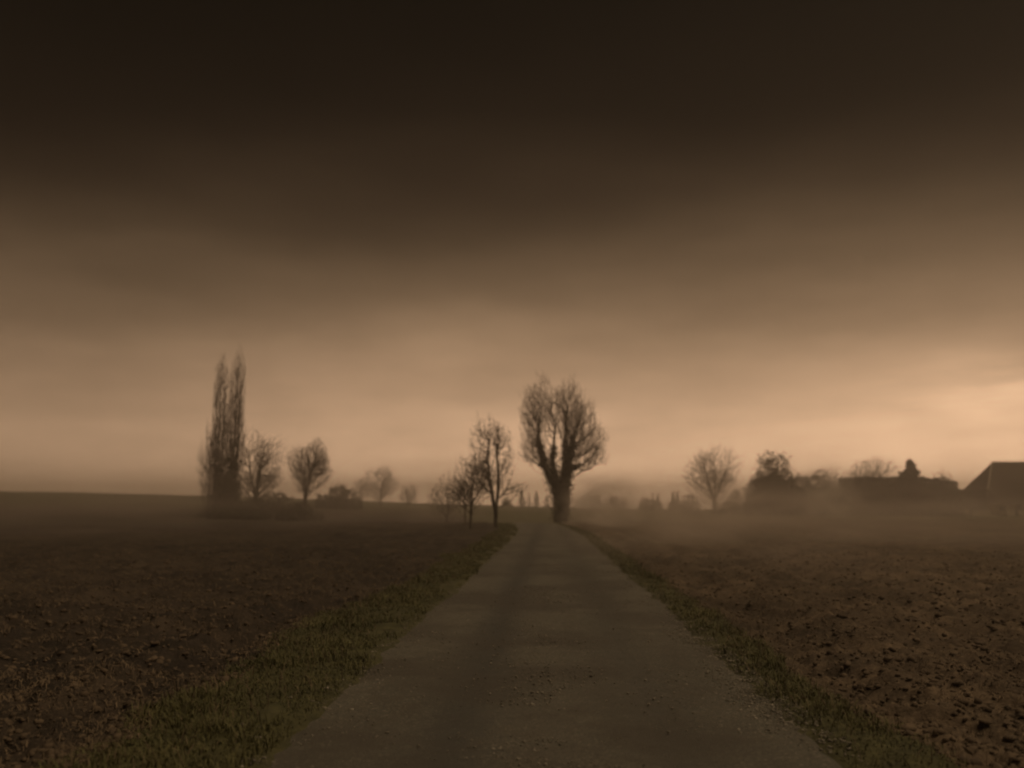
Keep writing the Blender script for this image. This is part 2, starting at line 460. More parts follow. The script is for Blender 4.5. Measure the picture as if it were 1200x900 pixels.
for side, nm, lab in ((-1, 'clods', 'dark crumbly clods of earth in the field left of the road'), (1, 'clods', 'brown clods turned up in the ploughed field right of the road')):
    x, y = field_pts(14000, side, 4.0, 30, .62)
    z = full_h(x, y)
    size = rng.gamma(2.0, .007, len(x)) + .008
    size = np.minimum(size, .05)
    tag(mesh(nm, *lumps(np.stack([x, y, z], 1), size, .7, .35), M['clod']), lab, 'soil', kind='stuff')
# loose gravel
y = ysample(26000, 4.2, 30); l, r, vl, vr = edges(y)
side = rng.random(len(y))
x = np.where(side < .42, r - np.abs(rng.normal(0, .30, len(y))) + .14, np.where(side < .58, l + np.abs(rng.normal(0, .22, len(y))) - .1,
    np.where(side < .85, road_x(y) + rng.normal(0, .28, len(y)), rng.uniform(-1.8, 1.8, len(y)))))
k = vnoise(x, y, .8, 71) + vnoise(x, y, .3, 72) * .5 > -.2; x, y = x[k], y[k]
z = np.maximum(road_z(x, y), full_h(x, y))
size = np.clip(rng.gamma(1.6, .0024, len(x)) + .002, 0, .016)
tag(mesh('gravel', *lumps(np.stack([x, y, z + size * .2], 1), size, .6), M['stone']), 'loose pale gravel along the rims and middle of the road', 'gravel', kind='stuff')

y = rng.uniform(5.6, 13, 3000); l, r, vl, vr = edges(y)
x = r + .16 - np.abs(rng.normal(0, .20, len(y))) - .05
k = vnoise(x, y, .5, 73) > -.5; x, y = x[k], y[k]
z = np.maximum(road_z(x, y), full_h(x, y)); size = np.clip(rng.gamma(1.8, .0026, len(x)) + .002, 0, .015)
tag(mesh('gravel', *lumps(np.stack([x, y, z + size * .25], 1), size, .65), M['stone']), 'thick pale gravel gathered along the right road edge', 'gravel', kind='stuff')
# dead stems among the verge grass
y = ysample(2600, 4.2, 50); l, r, vl, vr = edges(y); u = rng.random(len(y))
x = np.where(u < .7, l - .05 + (vl - l) * rng.random(len(y)) ** .6, r + .05 + (vr + .1 - r) * rng.random(len(y)))
P_ = np.stack([x, y, full_h(x, y) - .01], 1)
tag(mesh('dead_stems', *blades(P_, rng.uniform(.06, .20, len(x)), rng.uniform(.0015, .0028, len(x)) * (1 + y / 14), rng.uniform(.1, 1.6, len(x))), M['dry']),
    'thin dead stems mixed into the grass of both verges', 'dead plants', kind='stuff')

# single stones one can point at
def stone(px, py, size, label):
    # depth along the ground for that height in the picture
    D = EYE * F / (py - 592)
    x, y = place(px, D); y_ = y
    z = float(max(road_z(x, y), full_h(x, y)))
    V, f = lumps(np.array([[0, 0, 0.]]), np.array([size]), .5, .2)
    for _ in range(1):       # one subdivision, rounded off
        V2, f2 = list(V), []
        mid = {}
        def md(a, b):
            k = (min(a, b), max(a, b))
            if k not in mid:
                V2.append((V[a] + V[b]) * .53); mid[k] = len(V2) - 1
            return mid[k]
        for a, b, c in f:
            p, q, s_ = md(a, b), md(b, c), md(c, a); f2 += [(a, p, s_), (b, q, p), (c, s_, q), (p, q, s_)]
        V, f = np.array(V2), np.array(f2)
    o = mesh('stone', V, f, M['stone'], loc=(x, y, z + size * .25), smooth=True)
    tag(o, label, 'stone', 'pale stones along the road edges')
stone(353, 814, .038, 'largest pale stone on the left road edge, farthest of the left-edge stones')
stone(318, 848, .030, 'pale stone on the left road edge at the foot of the grass')
stone(301, 849, .030, 'flat pale stone lying inside the grass left of the road')
stone(318, 860, .024, 'small pale stone nearest the camera on the left road edge')
stone(846, 772, .030, 'pale stone on the right road edge among thick gravel')
stone(905, 812, .030, 'rounded stone at the right road edge against the grass')
stone(589, 821, .016, 'tiny bright stone lying alone in the middle of the road')
stone(1085, 772, .034, 'pale stone lying alone out in the ploughed field')
stone(1005, 751, .034, 'pale stone in the ploughed field near the grass strip')
# one upright dead stem
x, y = place(222, EYE * F / (800 - 592)); 
V, f = [], []
for k in range(5):
    for j in range(5):
        a = j * 2 * math.pi / 5; rr_ = .009 * (1 - .12 * k)
        V.append((rr_ * math.cos(a) + .006 * math.sin(k), rr_ * math.sin(a), k * .035))
for k in range(4):
    for j in range(5): f.append((k * 5 + j, k * 5 + (j + 1) % 5, k * 5 + 5 + (j + 1) % 5, k * 5 + 5 + j))
st = mesh('dead_stem', V, f, M['dry'], loc=(x, y, float(full_h(x, y)) - .02), smooth=True)
tag(st, 'short pale stub of a stalk standing where the left field meets the grass', 'plant stem')

# ------------------------------------------------------------------ bare trees
def grow(targets, start, bf=.55, zs=1.0, seg=.5, jit=.06, seed=0, up=0.0):
    """joins every target to the nearest fitting point of the tree so far; returns nodes, parents"""
    rg = np.random.default_rng(seed)
    N = len(targets) * 8 + len(start) + 200
    P = np.zeros((N, 3)); par = -np.ones(N, int); pl = np.zeros(N); cnt = 0
    for p, q in start:                     # list of (point, parent)
        P[cnt] = p; par[cnt] = q
        pl[cnt] = 0 if q < 0 else pl[q] + np.linalg.norm(P[cnt] - P[q]); cnt += 1
    for T in targets:
        d = T - P[:cnt]
        dd = np.sqrt(d[:, 0] ** 2 + d[:, 1] ** 2 + (d[:, 2] * zs) ** 2)
        cost = dd + bf * pl[:cnt] + up * np.clip(-d[:, 2] + .25 * np.hypot(d[:, 0], d[:, 1]), 0, None)
        b = int(np.argmin(cost)); A = P[b].copy(); L = np.linalg.norm(T - A)
        if L < .02: continue
        k = max(1, min(7, int(L / seg)))
        droop = rg.normal(0, jit, 3) * L
        prev = b
        for i in range(1, k + 1):
            t = i / k
            pt = A + (T - A) * t + droop * 4 * t * (1 - t) + rg.normal(0, jit * .35 * L / k, 3)
            pt[2] -= up * .10 * L * 4 * t * (1 - t)      # leaves sideways, then turns up
            if cnt >= N: break
            P[cnt] = pt; par[cnt] = prev; pl[cnt] = pl[prev] + np.linalg.norm(P[cnt] - P[prev]); prev = cnt; cnt += 1
    return P[:cnt], par[:cnt]

def tubes(P, par, tip, expo=2.4, rmax=None):
    n = len(P); w_ = np.zeros(n); kids = np.zeros(n, int)
    for i in range(n - 1, 0, -1):
        if par[i] >= 0:
            if kids[i] == 0: w_[i] = 1.0
            w_[par[i]] += w_[i]; kids[par[i]] += 1
    rad = tip * np.maximum(w_, 1) ** (1 / expo)
    if rmax: rad *= 1 + (rmax / rad[0] - 1) * np.clip((rad - tip) / max(rad[0] - tip, 1e-6), 0, 1) ** 1.5
    return rad

def tube_mesh(P, par, rad, sel, sides=3):
    idx = np.nonzero(sel & (par >= 0))[0]
    if len(idx) == 0: return np.zeros((0, 3)), np.zeros((0, 4), int)
    A, B = P[par[idx]], P[idx]; d = B - A; L = np.linalg.norm(d, axis=1, keepdims=True); d = d / np.maximum(L, 1e-6)
    ref = np.where(np.abs(d[:, 2:3]) > .9, np.array([[1., 0, 0]]), np.array([[0, 0, 1.]]))
    u = np.cross(d, ref); u /= np.linalg.norm(u, axis=1, keepdims=True); v = np.cross(d, u)
    ra = np.minimum(rad[par[idx]], rad[idx] * 1.6 + .002)[:, None]; rb_ = rad[idx][:, None]
    A = A - d * ra * .4
    ring = []
    for k in range(sides):
        a = 2 * math.pi * k / sides; o = u * math.cos(a) + v * math.sin(a)
        ring.append(A + o * ra)
    for k in range(sides):
        a = 2 * math.pi * k / sides; o = u * math.cos(a) + v * math.sin(a)
        ring.append(B + o * rb_)
    V = np.stack(ring, 1).reshape(-1, 3)
    f = np.array([(k, (k + 1) % sides, sides + (k + 1) % sides, sides + k) for k in range(sides)])
    return V, (f[None] + (np.arange(len(idx)) * 2 * sides)[:, None, None]).reshape(-1, 4)

def crown_pts(n, lobes, rg, shell=.55, fuzz=0.0):
    """points in a union of ellipsoids (x,y,z, rx,ry,rz); denser towards the shell"""
    vol = np.array([l[3] * l[4] * l[5] for l in lobes]); pick = rg.choice(len(lobes), n, p=vol / vol.sum())
    d = rg.normal(size=(n, 3)); d /= np.linalg.norm(d, axis=1, keepdims=True)
    r = rg.random(n) ** (1 / 3) * (1 - shell) + shell * rg.random(n) ** .25
    L = np.array(lobes)[pick]
    if fuzz:
        sd_ = int(rg.integers(1000))
        r = rg.random(n) ** .42 * (1 + np.abs(rg.normal(0, fuzz, n)) + 2.6 * fuzz * vnoise(d[:, 0] * 2 + pick * 3, d[:, 2] * 2 + d[:, 1], 1.0, sd_))
    P = L[:, :3] + d * r[:, None] * L[:, 3:]
    P[:, 2] = np.maximum(P[:, 2], .3)
    if fuzz:
        q = L[:, 5].mean() * .32
        hole = vnoise(P[:, 0] + .5 * P[:, 1], P[:, 2] + .5 * P[:, 1], q, sd_ + 1) + .5 * vnoise(P[:, 0], P[:, 2], q * .4, sd_ + 2)
        P = P[hole > -.50 - (.13 - fuzz) * 8]
    return P

def leaf_cards(P, size, rg, flat=None):
    n = len(P)
    d = rg.normal(size=(n, 3)); d /= np.linalg.norm(d, axis=1, keepdims=True)
    e = rg.normal(size=(n, 3)); e -= d * (d * e).sum(1, keepdims=True); e /= np.linalg.norm(e, axis=1, keepdims=True)
    s = size[:, None]
    q = np.stack([P - d * s, P + e * s * .5, P + d * s, P - e * s * .5], 1)
    q[:, 2] += np.cross(d, e) * s * .3
    return q.reshape(-1, 3), (np.arange(n) * 4)[:, None] + np.arange(4)[None]

def place_z(px, D):
    x, y = place(px, D)
    return x, y, float(full_h(x, y)) - .03

def bare_tree(px, D, stems, lobes, n, label, group=None, cat='tree', tip=.012, trunk_r=.2, bf=.5, zs=1.0, up=.6,
              seg=.6, jit=.07, seed=1, nm='bare_tree', sides=5, twigmat='twig', pos=None, extra=None, shell=.55, limb_cut=3.4, fuzz=.13):
    tip *= .60; limb_cut *= 1.7; jit *= .7
    x, y, z = pos or place_z(px, D)
    root = empty(nm, (x, y, z)); tag(root, label, cat, group)
    rg = np.random.default_rng(seed)
    start = [((0, 0, -.15), -1)]
    for s in stems:                            # each stem: list of points from the foot
        pr = 0; prev = np.array((0, 0, -.15))
        for p in s:
            p = np.array(p, float)
            k = max(1, int(np.linalg.norm(p - prev) / .5))
            for i in range(1, k + 1):
                q = prev + (p - prev) * i / k + (rg.normal(0, .025, 3) if i < k else 0)
                start.append((q, pr)); pr = len(start) - 1
            prev = p
    n = int(n * 2.0); T = crown_pts(n, lobes, rg, shell, fuzz)
    P, par = grow(T, start, bf, zs, seg, jit, seed, up)
    rad = tubes(P, par, tip, 2.4, trunk_r)
    thick = rad > tip * limb_cut
    isstem = np.zeros(len(P), bool); isstem[:len(start)] = True
    V, f = tube_mesh(P, par, rad, isstem, 8); mesh('trunk', V, f, M['bark'], root, smooth=True)
    a = tube_mesh(P, par, rad, thick & ~isstem, sides)
    if len(a[0]): tag(mesh('limbs', *a, M['bark'], root, smooth=True), kind='stuff')
    b = tube_mesh(P, par, rad, ~thick & ~isstem, 3); tag(mesh('twigs', *b, M[twigmat], root), kind='stuff')
    if extra: extra(root, P, par, rad, rg)
    return root

# the ivy-clad giant at the end of the road --------------------------------
def ivy_on(heights, dens, size=(.07, .13), puff=.14, minr=.05):
    def fn(root, P, par, rad, rg):
        idx = np.nonzero((rad > minr) & (P[:, 2] < heights) & (par >= 0))[0]
        L = np.linalg.norm(P[idx] - P[par[idx]], axis=1)
        wgt = L * (rad[idx] + .25) * (1.15 - P[idx, 2] / heights)
        n = int(dens)
        pk = rg.choice(idx, n, p=wgt / wgt.sum()); t = rg.random((n, 1))
        C = P[par[pk]] * (1 - t) + P[pk] * t
        d = rg.normal(size=(n, 3)); d /= np.linalg.norm(d, axis=1, keepdims=True)
        lump = .6 + .8 * (vnoise(C[:, 0] * 1.3 + C[:, 1], C[:, 2], .55, 5) * .5 + .5)
        C = C + d * (rad[pk] + rg.exponential(puff, n) * lump)[:, None]
        C[:, 2] = np.maximum(C[:, 2], .02)
        mesh('ivy', *leaf_cards(C, rg.uniform(*size, n), rg), M['ivy'], root)
    return fn
bare_tree(656, 82, [
    [(-.08, 0, 1.3), (-.22, .1, 2.6), (-.75, 0, 3.8), (-1.4, .1, 5.2), (-1.9, 0, 6.9), (-2.0, .2, 8.8), (-1.7, .1, 10.6)],
    [(.16, .1, 1.3), (.28, 0, 3.0), (.38, 0, 4.6), (.45, 0, 6.2), (.5, 0, 8.2), (.7, 0, 10.6)],
    [(.25, -.1, 1.3), (.45, -.2, 3.4), (.8, -.2, 5.4), (1.3, -.3, 7.2)],
    [(-.05, .1, 1.3), (-.1, .2, 3.0), (-.55, .3, 4.4), (-.75, .4, 5.6), (-.45, .2, 8.6)],
    [(.1, .2, 2.8), (.9, .4, 6.6), (1.7, .4, 9.0)]],
    [(-2.1, 0, 9.6, 1.7, 1.9, 3.5), (.8, 0, 9.8, 1.6, 2.0, 3.3), (2.3, 0, 8.2, 1.9, 1.9, 2.7), (-.4, .2, 11.0, .8, 1.3, 1.6),
     (-2.7, .2, 6.6, 1.2, 1.2, 1.5), (2.9, .3, 6.4, 1.6, 1.2, 1.3)],
    8500, 'tallest tree by the road, forked trunk thick with ivy where the road ends', tip=.0105, trunk_r=.50, bf=.35, up=.9, zs=.8, seg=.45,
    jit=.035, seed=11, nm='ivy_tree', extra=ivy_on(7.6, 38000, (.07, .15), .15, .075), limb_cut=4.0)

# trees on the verge left of the road ---------------------------------------
G1 = 'slender bare trees left of the road'
bare_tree(581, 64, [[(-.05, 0, 1.4), (-.35, 0, 3.0), (-.6, .1, 4.6), (-.5, 0, 6.3)], [(.05, 0, 1.5), (.22, .1, 3.4), (.1, 0, 5.2), (.15, 0, 6.8)]],
    [(-.3, 0, 5.6, 1.45, 1.4, 2.5), (-1.0, 0, 4.0, 1.2, 1.1, 1.3), (1.3, 0, 2.9, 1.1, .6, .55)],
    2600, 'tallest bare tree left of the road, twin stemmed with a tall oval crown', G1, tip=.010, trunk_r=.15, bf=.35, up=1.0, seg=.4, jit=.05, seed=21)
bare_tree(553, 60, [[(0, 0, 1.6), (.1, 0, 3.6)]],
    [(0, 0, 3.3, 1.25, 1.1, 1.7), (-.6, 0, 2.6, 1.1, .9, 1.0)],
    1100, 'small open-branched bare tree just left of the twin stemmed one', G1, tip=.009, trunk_r=.085, bf=.45, up=.8, seg=.35, seed=22)
bare_tree(546, 70, [[(0, 0, 1.3), (-.1, 0, 2.6)]], [(0, 0, 2.6, .8, .7, 1.3)],
    350, 'thin sapling close behind the small open-branched tree left of the road', G1, tip=.009, trunk_r=.06, seed=23, seg=.35)
bare_tree(524, 104, [[(.3, 0, 2.0), (.2, 0, 4.0)]], [(0, 0, 3.5, 2.4, 1.6, 2.3)],
    1100, 'faint spreading bare tree, leftmost of the row left of the road', G1, tip=.013, trunk_r=.12, seed=24, up=.3)

# left group: poplars, rounded trees ----------------------------------------
def poplar(px, D, h, wdt, n, label, seed, group, skew=0):
    lob = [(0, 0, h * .52, wdt, wdt, h * .44), (0, 0, h * .42, wdt * 1.1, wdt, h * .28), (skew, 0, h * .74, wdt * .72, wdt * .6, h * .25)]
    return bare_tree(px, D, [[(0, 0, h * .3), (skew * .5, 0, h * .6), (skew, 0, h * .93)], [(wdt * .3, 0, h * .25), (wdt * .4, .1, h * .70)], [(-wdt * .3, 0, h * .2), (-wdt * .45, 0, h * .64)]],
        lob, n, label, group, tip=.014, trunk_r=.22, bf=.14, zs=.38, up=2.0, seg=.6, jit=.04, seed=seed, nm='poplar_tree', sides=4, limb_cut=3.0, fuzz=.06)
G2 = 'tall columnar poplars standing side by side'
poplar(260, 97, 18.2, 1.0, 2100, 'left one of the two tall bare poplars, slightly shorter and looser', 31, G2, -.2)
poplar(277.5, 96, 18.7, 1.05, 2500, 'right one of the two tall bare poplars, denser with the higher tip', 32, G2, .1)
bare_tree(251, 99, [[(0, 0, 3), (-.2, 0, 6.5)]], [(0, 0, 5.2, 1.2, 1.2, 4.6)], 1300, 'thin hazy tree pressed against the left side of the poplars', 'bare trees round the poplars',
    tip=.012, trunk_r=.12, seed=33, zs=.5, up=1.4, bf=.2)
bare_tree(304, 97, [[(0, 0, 2.2), (.3, 0, 4.0), (.6, 0, 6.3)], [(.1, 0, 2.0), (-.6, 0, 4.5)]],
    [(.3, 0, 5.6, 2.5, 2.2, 3.3), (-.6, 0, 4.2, 2.0, 1.6, 2.0), (1.0, 0, 4.4, 2.0, 1.5, 2.2)],
    3200, 'round gnarled bare tree just right of the poplars', 'bare trees round the poplars', tip=.013, trunk_r=.30, bf=.5, up=.45, seg=.5, jit=.09, seed=34)
bare_tree(361, 93, [[(.1, 0, 1.8), (.3, 0, 3.4), (.8, 0, 5.6)], [(.1, 0, 1.7), (-.1, 0, 4.6)]],
    [(.7, 0, 5.7, 2.2, 2.0, 2.3), (.2, 0, 4.2, 1.4, 1.3, 1.7)],
    4200, 'dense rounded bare tree standing apart, right of the poplar group', 'bare trees round the poplars', tip=.012, trunk_r=.17, bf=.35, up=.9, seg=.45, jit=.04, seed=35)

# ------------------------------------------------------------------ leafy masses
def bush(px, D, lobes, n, size, label, nm='bush', cat='bush', group=None, mat='hedge', seed=0, stems=True, pos=None, twigs=0, core=.72):
    x, y, z = pos or place_z(px, D)
    root = empty(nm, (x, y, z)); tag(root, label, cat, group)
    rg = np.random.default_rng(seed)
    lobes = [(a_, b_, c_ * .5, d_, e_, f_ + c_ * .5) for a_, b_, c_, d_, e_, f_ in lobes]
    P = crown_pts(n, lobes, rg, .75)
    P += rg.normal(0, .12, P.shape)
    P = np.concatenate([P, P[:n // 4] * np.array([1, 1, .35])]); P = P[P[:, 2] > .0]
    lump = vnoise(P[:, 0] + P[:, 1] * .7, P[:, 2] + P[:, 1] * .4, .8, seed) + .5 * vnoise(P[:, 0], P[:, 2], .35, seed + 1)
    P = P[lump > -.55]; lump = lump[lump > -.55]
    ctr = np.array([lobes[0][0], lobes[0][1], 0]); P = ctr + (P - ctr) * (1 + .13 * lump[:, None])
    parts = [leaf_cards(P, rg.uniform(*size, len(P)), rg)]
    for l in lobes:                                    # a rough inner mass that closes the middle
        c = IV * (1 + rg.uniform(-.12, .12, (12, 1)))
        vv = c * np.array(l[3:]) * core + np.array(l[:3]); vv[:, 2] = np.where(vv[:, 2] < l[2] * .8, -.05, vv[:, 2])
        vv = vv * np.array([1, 1, .93]); q = np.concatenate([IF, IF[:, 2:3]], 1)
        parts.append((vv, q))
    V, f = join(parts)
    tri = [p for p in f]
    mesh('foliage', V, f, M[mat], root)
    if stems:
        prs = []
        for k in range(4):
            a = rg.uniform(0, 6.28); q = np.array([[0, 0, -.1], [math.cos(a) * .3, math.sin(a) * .3, lobes[0][2] * .6], [math.cos(a) * .7, math.sin(a) * .5, lobes[0][2]]]) 
            prs.append(tube_mesh(q, np.array([-1, 0, 1]), np.array([.09, .07, .04]), np.array([False, True, True]), 6))
        mesh('stem', *join(prs), M['bark'], root, smooth=True)
    if twigs:                                          # bare shoots standing out of the mass
        T = crown_pts(twigs, [(l[0], l[1], l[2], l[3] * 1.13, l[4] * 1.1, l[5] * 1.15) for l in lobes], rg, .9)
        T = T[T[:, 2] > lobes[0][2] * .5]
        Pn, pr = grow(T, [((0, 0, 0), -1), ((0, 0, lobes[0][2] * .5), 0), ((0, 0, lobes[0][2]), 1)], .3, 1, .5, .05, seed, .6)
        mesh('twigs', *tube_mesh(Pn, pr, tubes(Pn, pr, .013, 2.4, .15), np.ones(len(Pn), bool), 3), M['twig'], root)
    return root

bush(268, 94, [(.3, 0, 3.8, 1.5, 1.4, 3.2), (.5, 0, 2.2, 1.6, 1.4, 2.0), (-.4, 0, 1.4, 1.3, 1.5, 1.5)], 7000, (.08, .16),
     'dark ivy-choked thicket wrapped round the feet of the poplars', 'thicket', 'thicket', seed=41, twigs=500)
bush(300, 94, [(0, 0, .9, 1.8, 1.2, 1.1), (-1.4, 0, .7, 1.3, 1.0, .8)], 2600, (.07, .14), 'low dark scrub under the round gnarled tree', 'scrub', 'bush', seed=42, twigs=150)
bush(359, 91, [(0, 0, .9, 1.4, 1.1, 1.0), (-.9, 0, .6, 1.2, .9, .7)], 2400, (.07, .14), 'low dark scrub at the foot of the tree standing apart', 'scrub', 'bush', seed=43, twigs=150)
bush(275, 84, [(0, 0, .7, 2.2, 1.2, 1.0), (2.4, 0, .5, 1.8, 1.0, .8), (-1.6, 0, .4, 1.2, 1.0, .6)], 3000, (.06, .13), 'dark bramble patch on the field in front of the poplars', 'bramble', 'bush', seed=49, twigs=400, core=.5)
bush(348, 80, [(0, 0, .6, 1.6, 1.2, .9), (1.5, 0, .4, 1.1, 1.0, .6)], 2000, (.06, .13), 'dark bramble patch in front of the tree standing apart', 'bramble', 'bush', seed=50, twigs=300, core=.5)
bush(330, 106, [(0, 0, 1.4, 2.2, 1.4, 1.5), (-2.0, 0, 1.0, 1.8, 1.2, 1.1)], 3000, (.08, .16), 'mid-height hazy thicket between the gnarled tree and the tree standing apart', 'thicket', 'thicket', seed=44, twigs=300, core=.5)
bush(400, 150, [(0, 0, 2.4, 1.9, 1.8, 2.2), (1.8, 0, 1.6, 2.2, 1.8, 1.7), (-2.2, 0, 1.2, 2.0, 1.6, 1.3)], 4200, (.12, .24), 'low domed bush in the haze right of the poplar group', 'bush', 'bush', seed=45, twigs=900, core=.5)
bare_tree(449, 185, [[(0, 0, 2.6), (.3, 0, 5.0)]], [(0, 0, 5.0, 3.6, 2.5, 3.6)], 1800, 'ghostly wide bare tree between the domed bush and the road', 'faint trees in the haze left of the road', tip=.016, trunk_r=.18, seed=46, up=.4)
bare_tree(427, 190, [[(0, 0, 2.0), (0, 0, 4.0)]], [(0, 0, 3.6, 2.0, 1.6, 2.4)], 600, 'ghostly small bare tree beside the domed bush', 'faint trees in the haze left of the road', tip=.016, trunk_r=.12, seed=47)
bare_tree(481, 190, [[(0, 0, 1.6), (0, 0, 3.0)]], [(0, 0, 2.9, 2.2, 1.6, 2.0)], 800, 'ghostly low bare tree, nearest the road of the faint ones', 'faint trees in the haze left of the road', tip=.016, trunk_r=.12, seed=48)

# far conifers behind the end of the road
def conifer(px, D, h, rad, label, seed, group=None, top=True, n=2600, lean=.0):
    x, y, z = place_z(px, D); root = empty('conifer_tree', (x, y, z)); tag(root, label, 'conifer', group)
    rg = np.random.default_rng(seed)
    q = np.array([[0, 0, -.1], [0, 0, h * .5], [lean, 0, h * .98]])
    mesh('trunk', *tube_mesh(q, np.array([-1, 0, 1]), np.array([h * .022, h * .015, .02]), np.array([False, True, True]), 6), M['bark'], root, smooth=True)
    nb = int(h * 9); C, tw = [], []
    for b in range(nb):
        t = (b + rg.random()) / nb; zz = h * (.06 + .92 * t); L = rad * (1 - t) ** .95 * rg.uniform(.45, 1.25) + .03 * rad; a = b * 2.4 + rg.normal(0, .3)
        end = np.array([math.cos(a) * L, math.sin(a) * L, zz + L * .22])
        k = max(4, int(n / nb)); u = rg.random((k, 1)) ** .7
        p = np.array([0, 0, zz]) * (1 - u) + end * u - np.array([0, 0, 1.0]) * (u * (1 - u)) * L * .4
        C.append(p + rg.normal(0, .05 * rad, (k, 3)) * (1 - u * .5)); tw.append((np.array([0, 0, zz]), end))
    C = np.concatenate(C)
    mesh('foliage', *leaf_cards(C, rg.uniform(.05, .10, len(C)) * min(rad, 2.6), rg), M['needle'], root)
    return root
G3 = 'row of distant conifers behind the road end'
conifer(611, 235, 4.9, 1.6, 'broadest and leftmost of the row of distant conifers', 51, G3, n=2200)
conifer(619.5, 235, 4.2, 1.0, 'narrow distant conifer, second from left in the row', 52, G3, n=1500)
conifer(628, 235, 4.6, 1.5, 'wide pointed distant conifer, third from left in the row', 53, G3, n=2000)
conifer(640, 238, 3.6, 1.5, 'lowest distant conifer, right against the ivy tree', 54, G3, n=1600)
bush(594, 250, [(0, 0, 1.2, 1.6, 1.2, 1.7)], 700, (.14, .26), 'faint small bush left of the distant conifers', 'bush', 'bush', seed=55, stems=False)

# right of the road, far away
bare_tree(720, 215, [[(0, 0, 1.2), (0, 0, 2.4)]], [(0, 0, 2.1, 2.9, 2.0, 1.7)], 1500, 'low round bare tree alone on the meadow right of the ivy tree', None, tip=.018, trunk_r=.16, seed=61, up=.2)
G4 = 'clumps on the far meadow edge'
bush(757, 240, [(-.6, 0, 1.6, 2.3, 1.6, 1.8), (2.0, 0, 1.3, 2.0, 1.5, 1.5)], 2200, (.15, .28), 'left one of the two low far clumps right of the ivy tree', 'bush', 'bush', G4, seed=62, twigs=1100, core=.22)
bush(790, 245, [(-.6, 0, 1.4, 2.2, 1.6, 1.6), (2.2, 0, 1.2, 2.4, 1.5, 1.4)], 2200, (.15, .28), 'right one of the two low far clumps right of the ivy tree', 'bush', 'bush', G4, seed=63, twigs=1100, core=.22)
G5 = 'tiny far poplars above the meadow clumps'
def tiny_poplar(px, h, label, seed):
    bare_tree(px, 243, [[(0, 0, h * .4), (0, 0, h * .95)]], [(0, 0, h * .58, .5, .5, h * .42)], 380, label, G5, tip=.02, trunk_r=.12, bf=.12, zs=.35, up=2, jit=.02, seed=seed, nm='poplar_tree')
tiny_poplar(763, 5.2, 'leftmost of the four tiny far poplars, in the left clump', 64)
tiny_poplar(768, 5.0, 'tiny far poplar at the right side of the left clump', 65)
tiny_poplar(785.5, 5.2, 'tiny far poplar at the left side of the right clump', 66)
tiny_poplar(790.5, 5.6, 'rightmost and tallest of the four tiny far poplars', 67)
bare_tree(833, 150, [[(0, 0, 2.5), (.2, 0, 5.0), (.2, 0, 8.0)], [(0, 0, 2.2), (-.9, 0, 5.5), (-1.6, 0, 8.5)], [(.1, 0, 2.2), (1.2, 0, 5.2), (2.2, 0, 7.5)]],
    [(0, 0, 7.0, 4.2, 3.2, 4.3), (.9, 0, 4.6, 3.2, 2.4, 3.0), (-1.6, 0, 8.2, 2.4, 2.2, 2.8)],
    4600, 'large pale bare tree with a fan shaped crown left of the big hedge', None, tip=.015, trunk_r=.30, bf=.4, up=.8, seg=.6, seed=68)
bush(806, 158, [(0, 0, 1.8, 1.8, 1.4, 2.0)], 500, (.1, .2), 'ragged hazy shrub at the left foot of the large pale tree', 'shrub', 'bush', None, seed=69, twigs=700, core=.3)
bush(856, 146, [(0, 0, 1.8, 1.7, 1.4, 2.2), (-1.8, 0, 1.1, 2.2, 1.2, 1.1)], 1800, (.1, .2), 'dim shrub between the large pale tree and the big round bush', 'shrub', 'bush', None, seed=70, twigs=700, core=.5)

# big rounded evergreen mass and the hedge running to the house
bush(903, 137, [(0, 0, 5.2, 4.0, 3.2, 4.3), (-2.6, 0, 2.6, 2.4, 2.4, 2.8), (3.2, 0, 3.4, 3.0, 2.6, 3.4), (-3.9, -.3, 1.6, 1.5, 1.8, 1.9)], 15000, (.12, .24),
     'biggest dark bush, domed top, at the left end of the hedge', 'bush', 'bush', seed=71, twigs=2400, core=.8)
bush(954, 138, [(0, 0, 3.2, 3.4, 2.2, 3.5), (3.4, 0, 2.6, 2.6, 2.0, 2.8)], 6500, (.12, .24), 'hazy bush between the biggest dark bush and the flat topped hedge', 'bush', 'bush', seed=72, twigs=1200, core=.7)

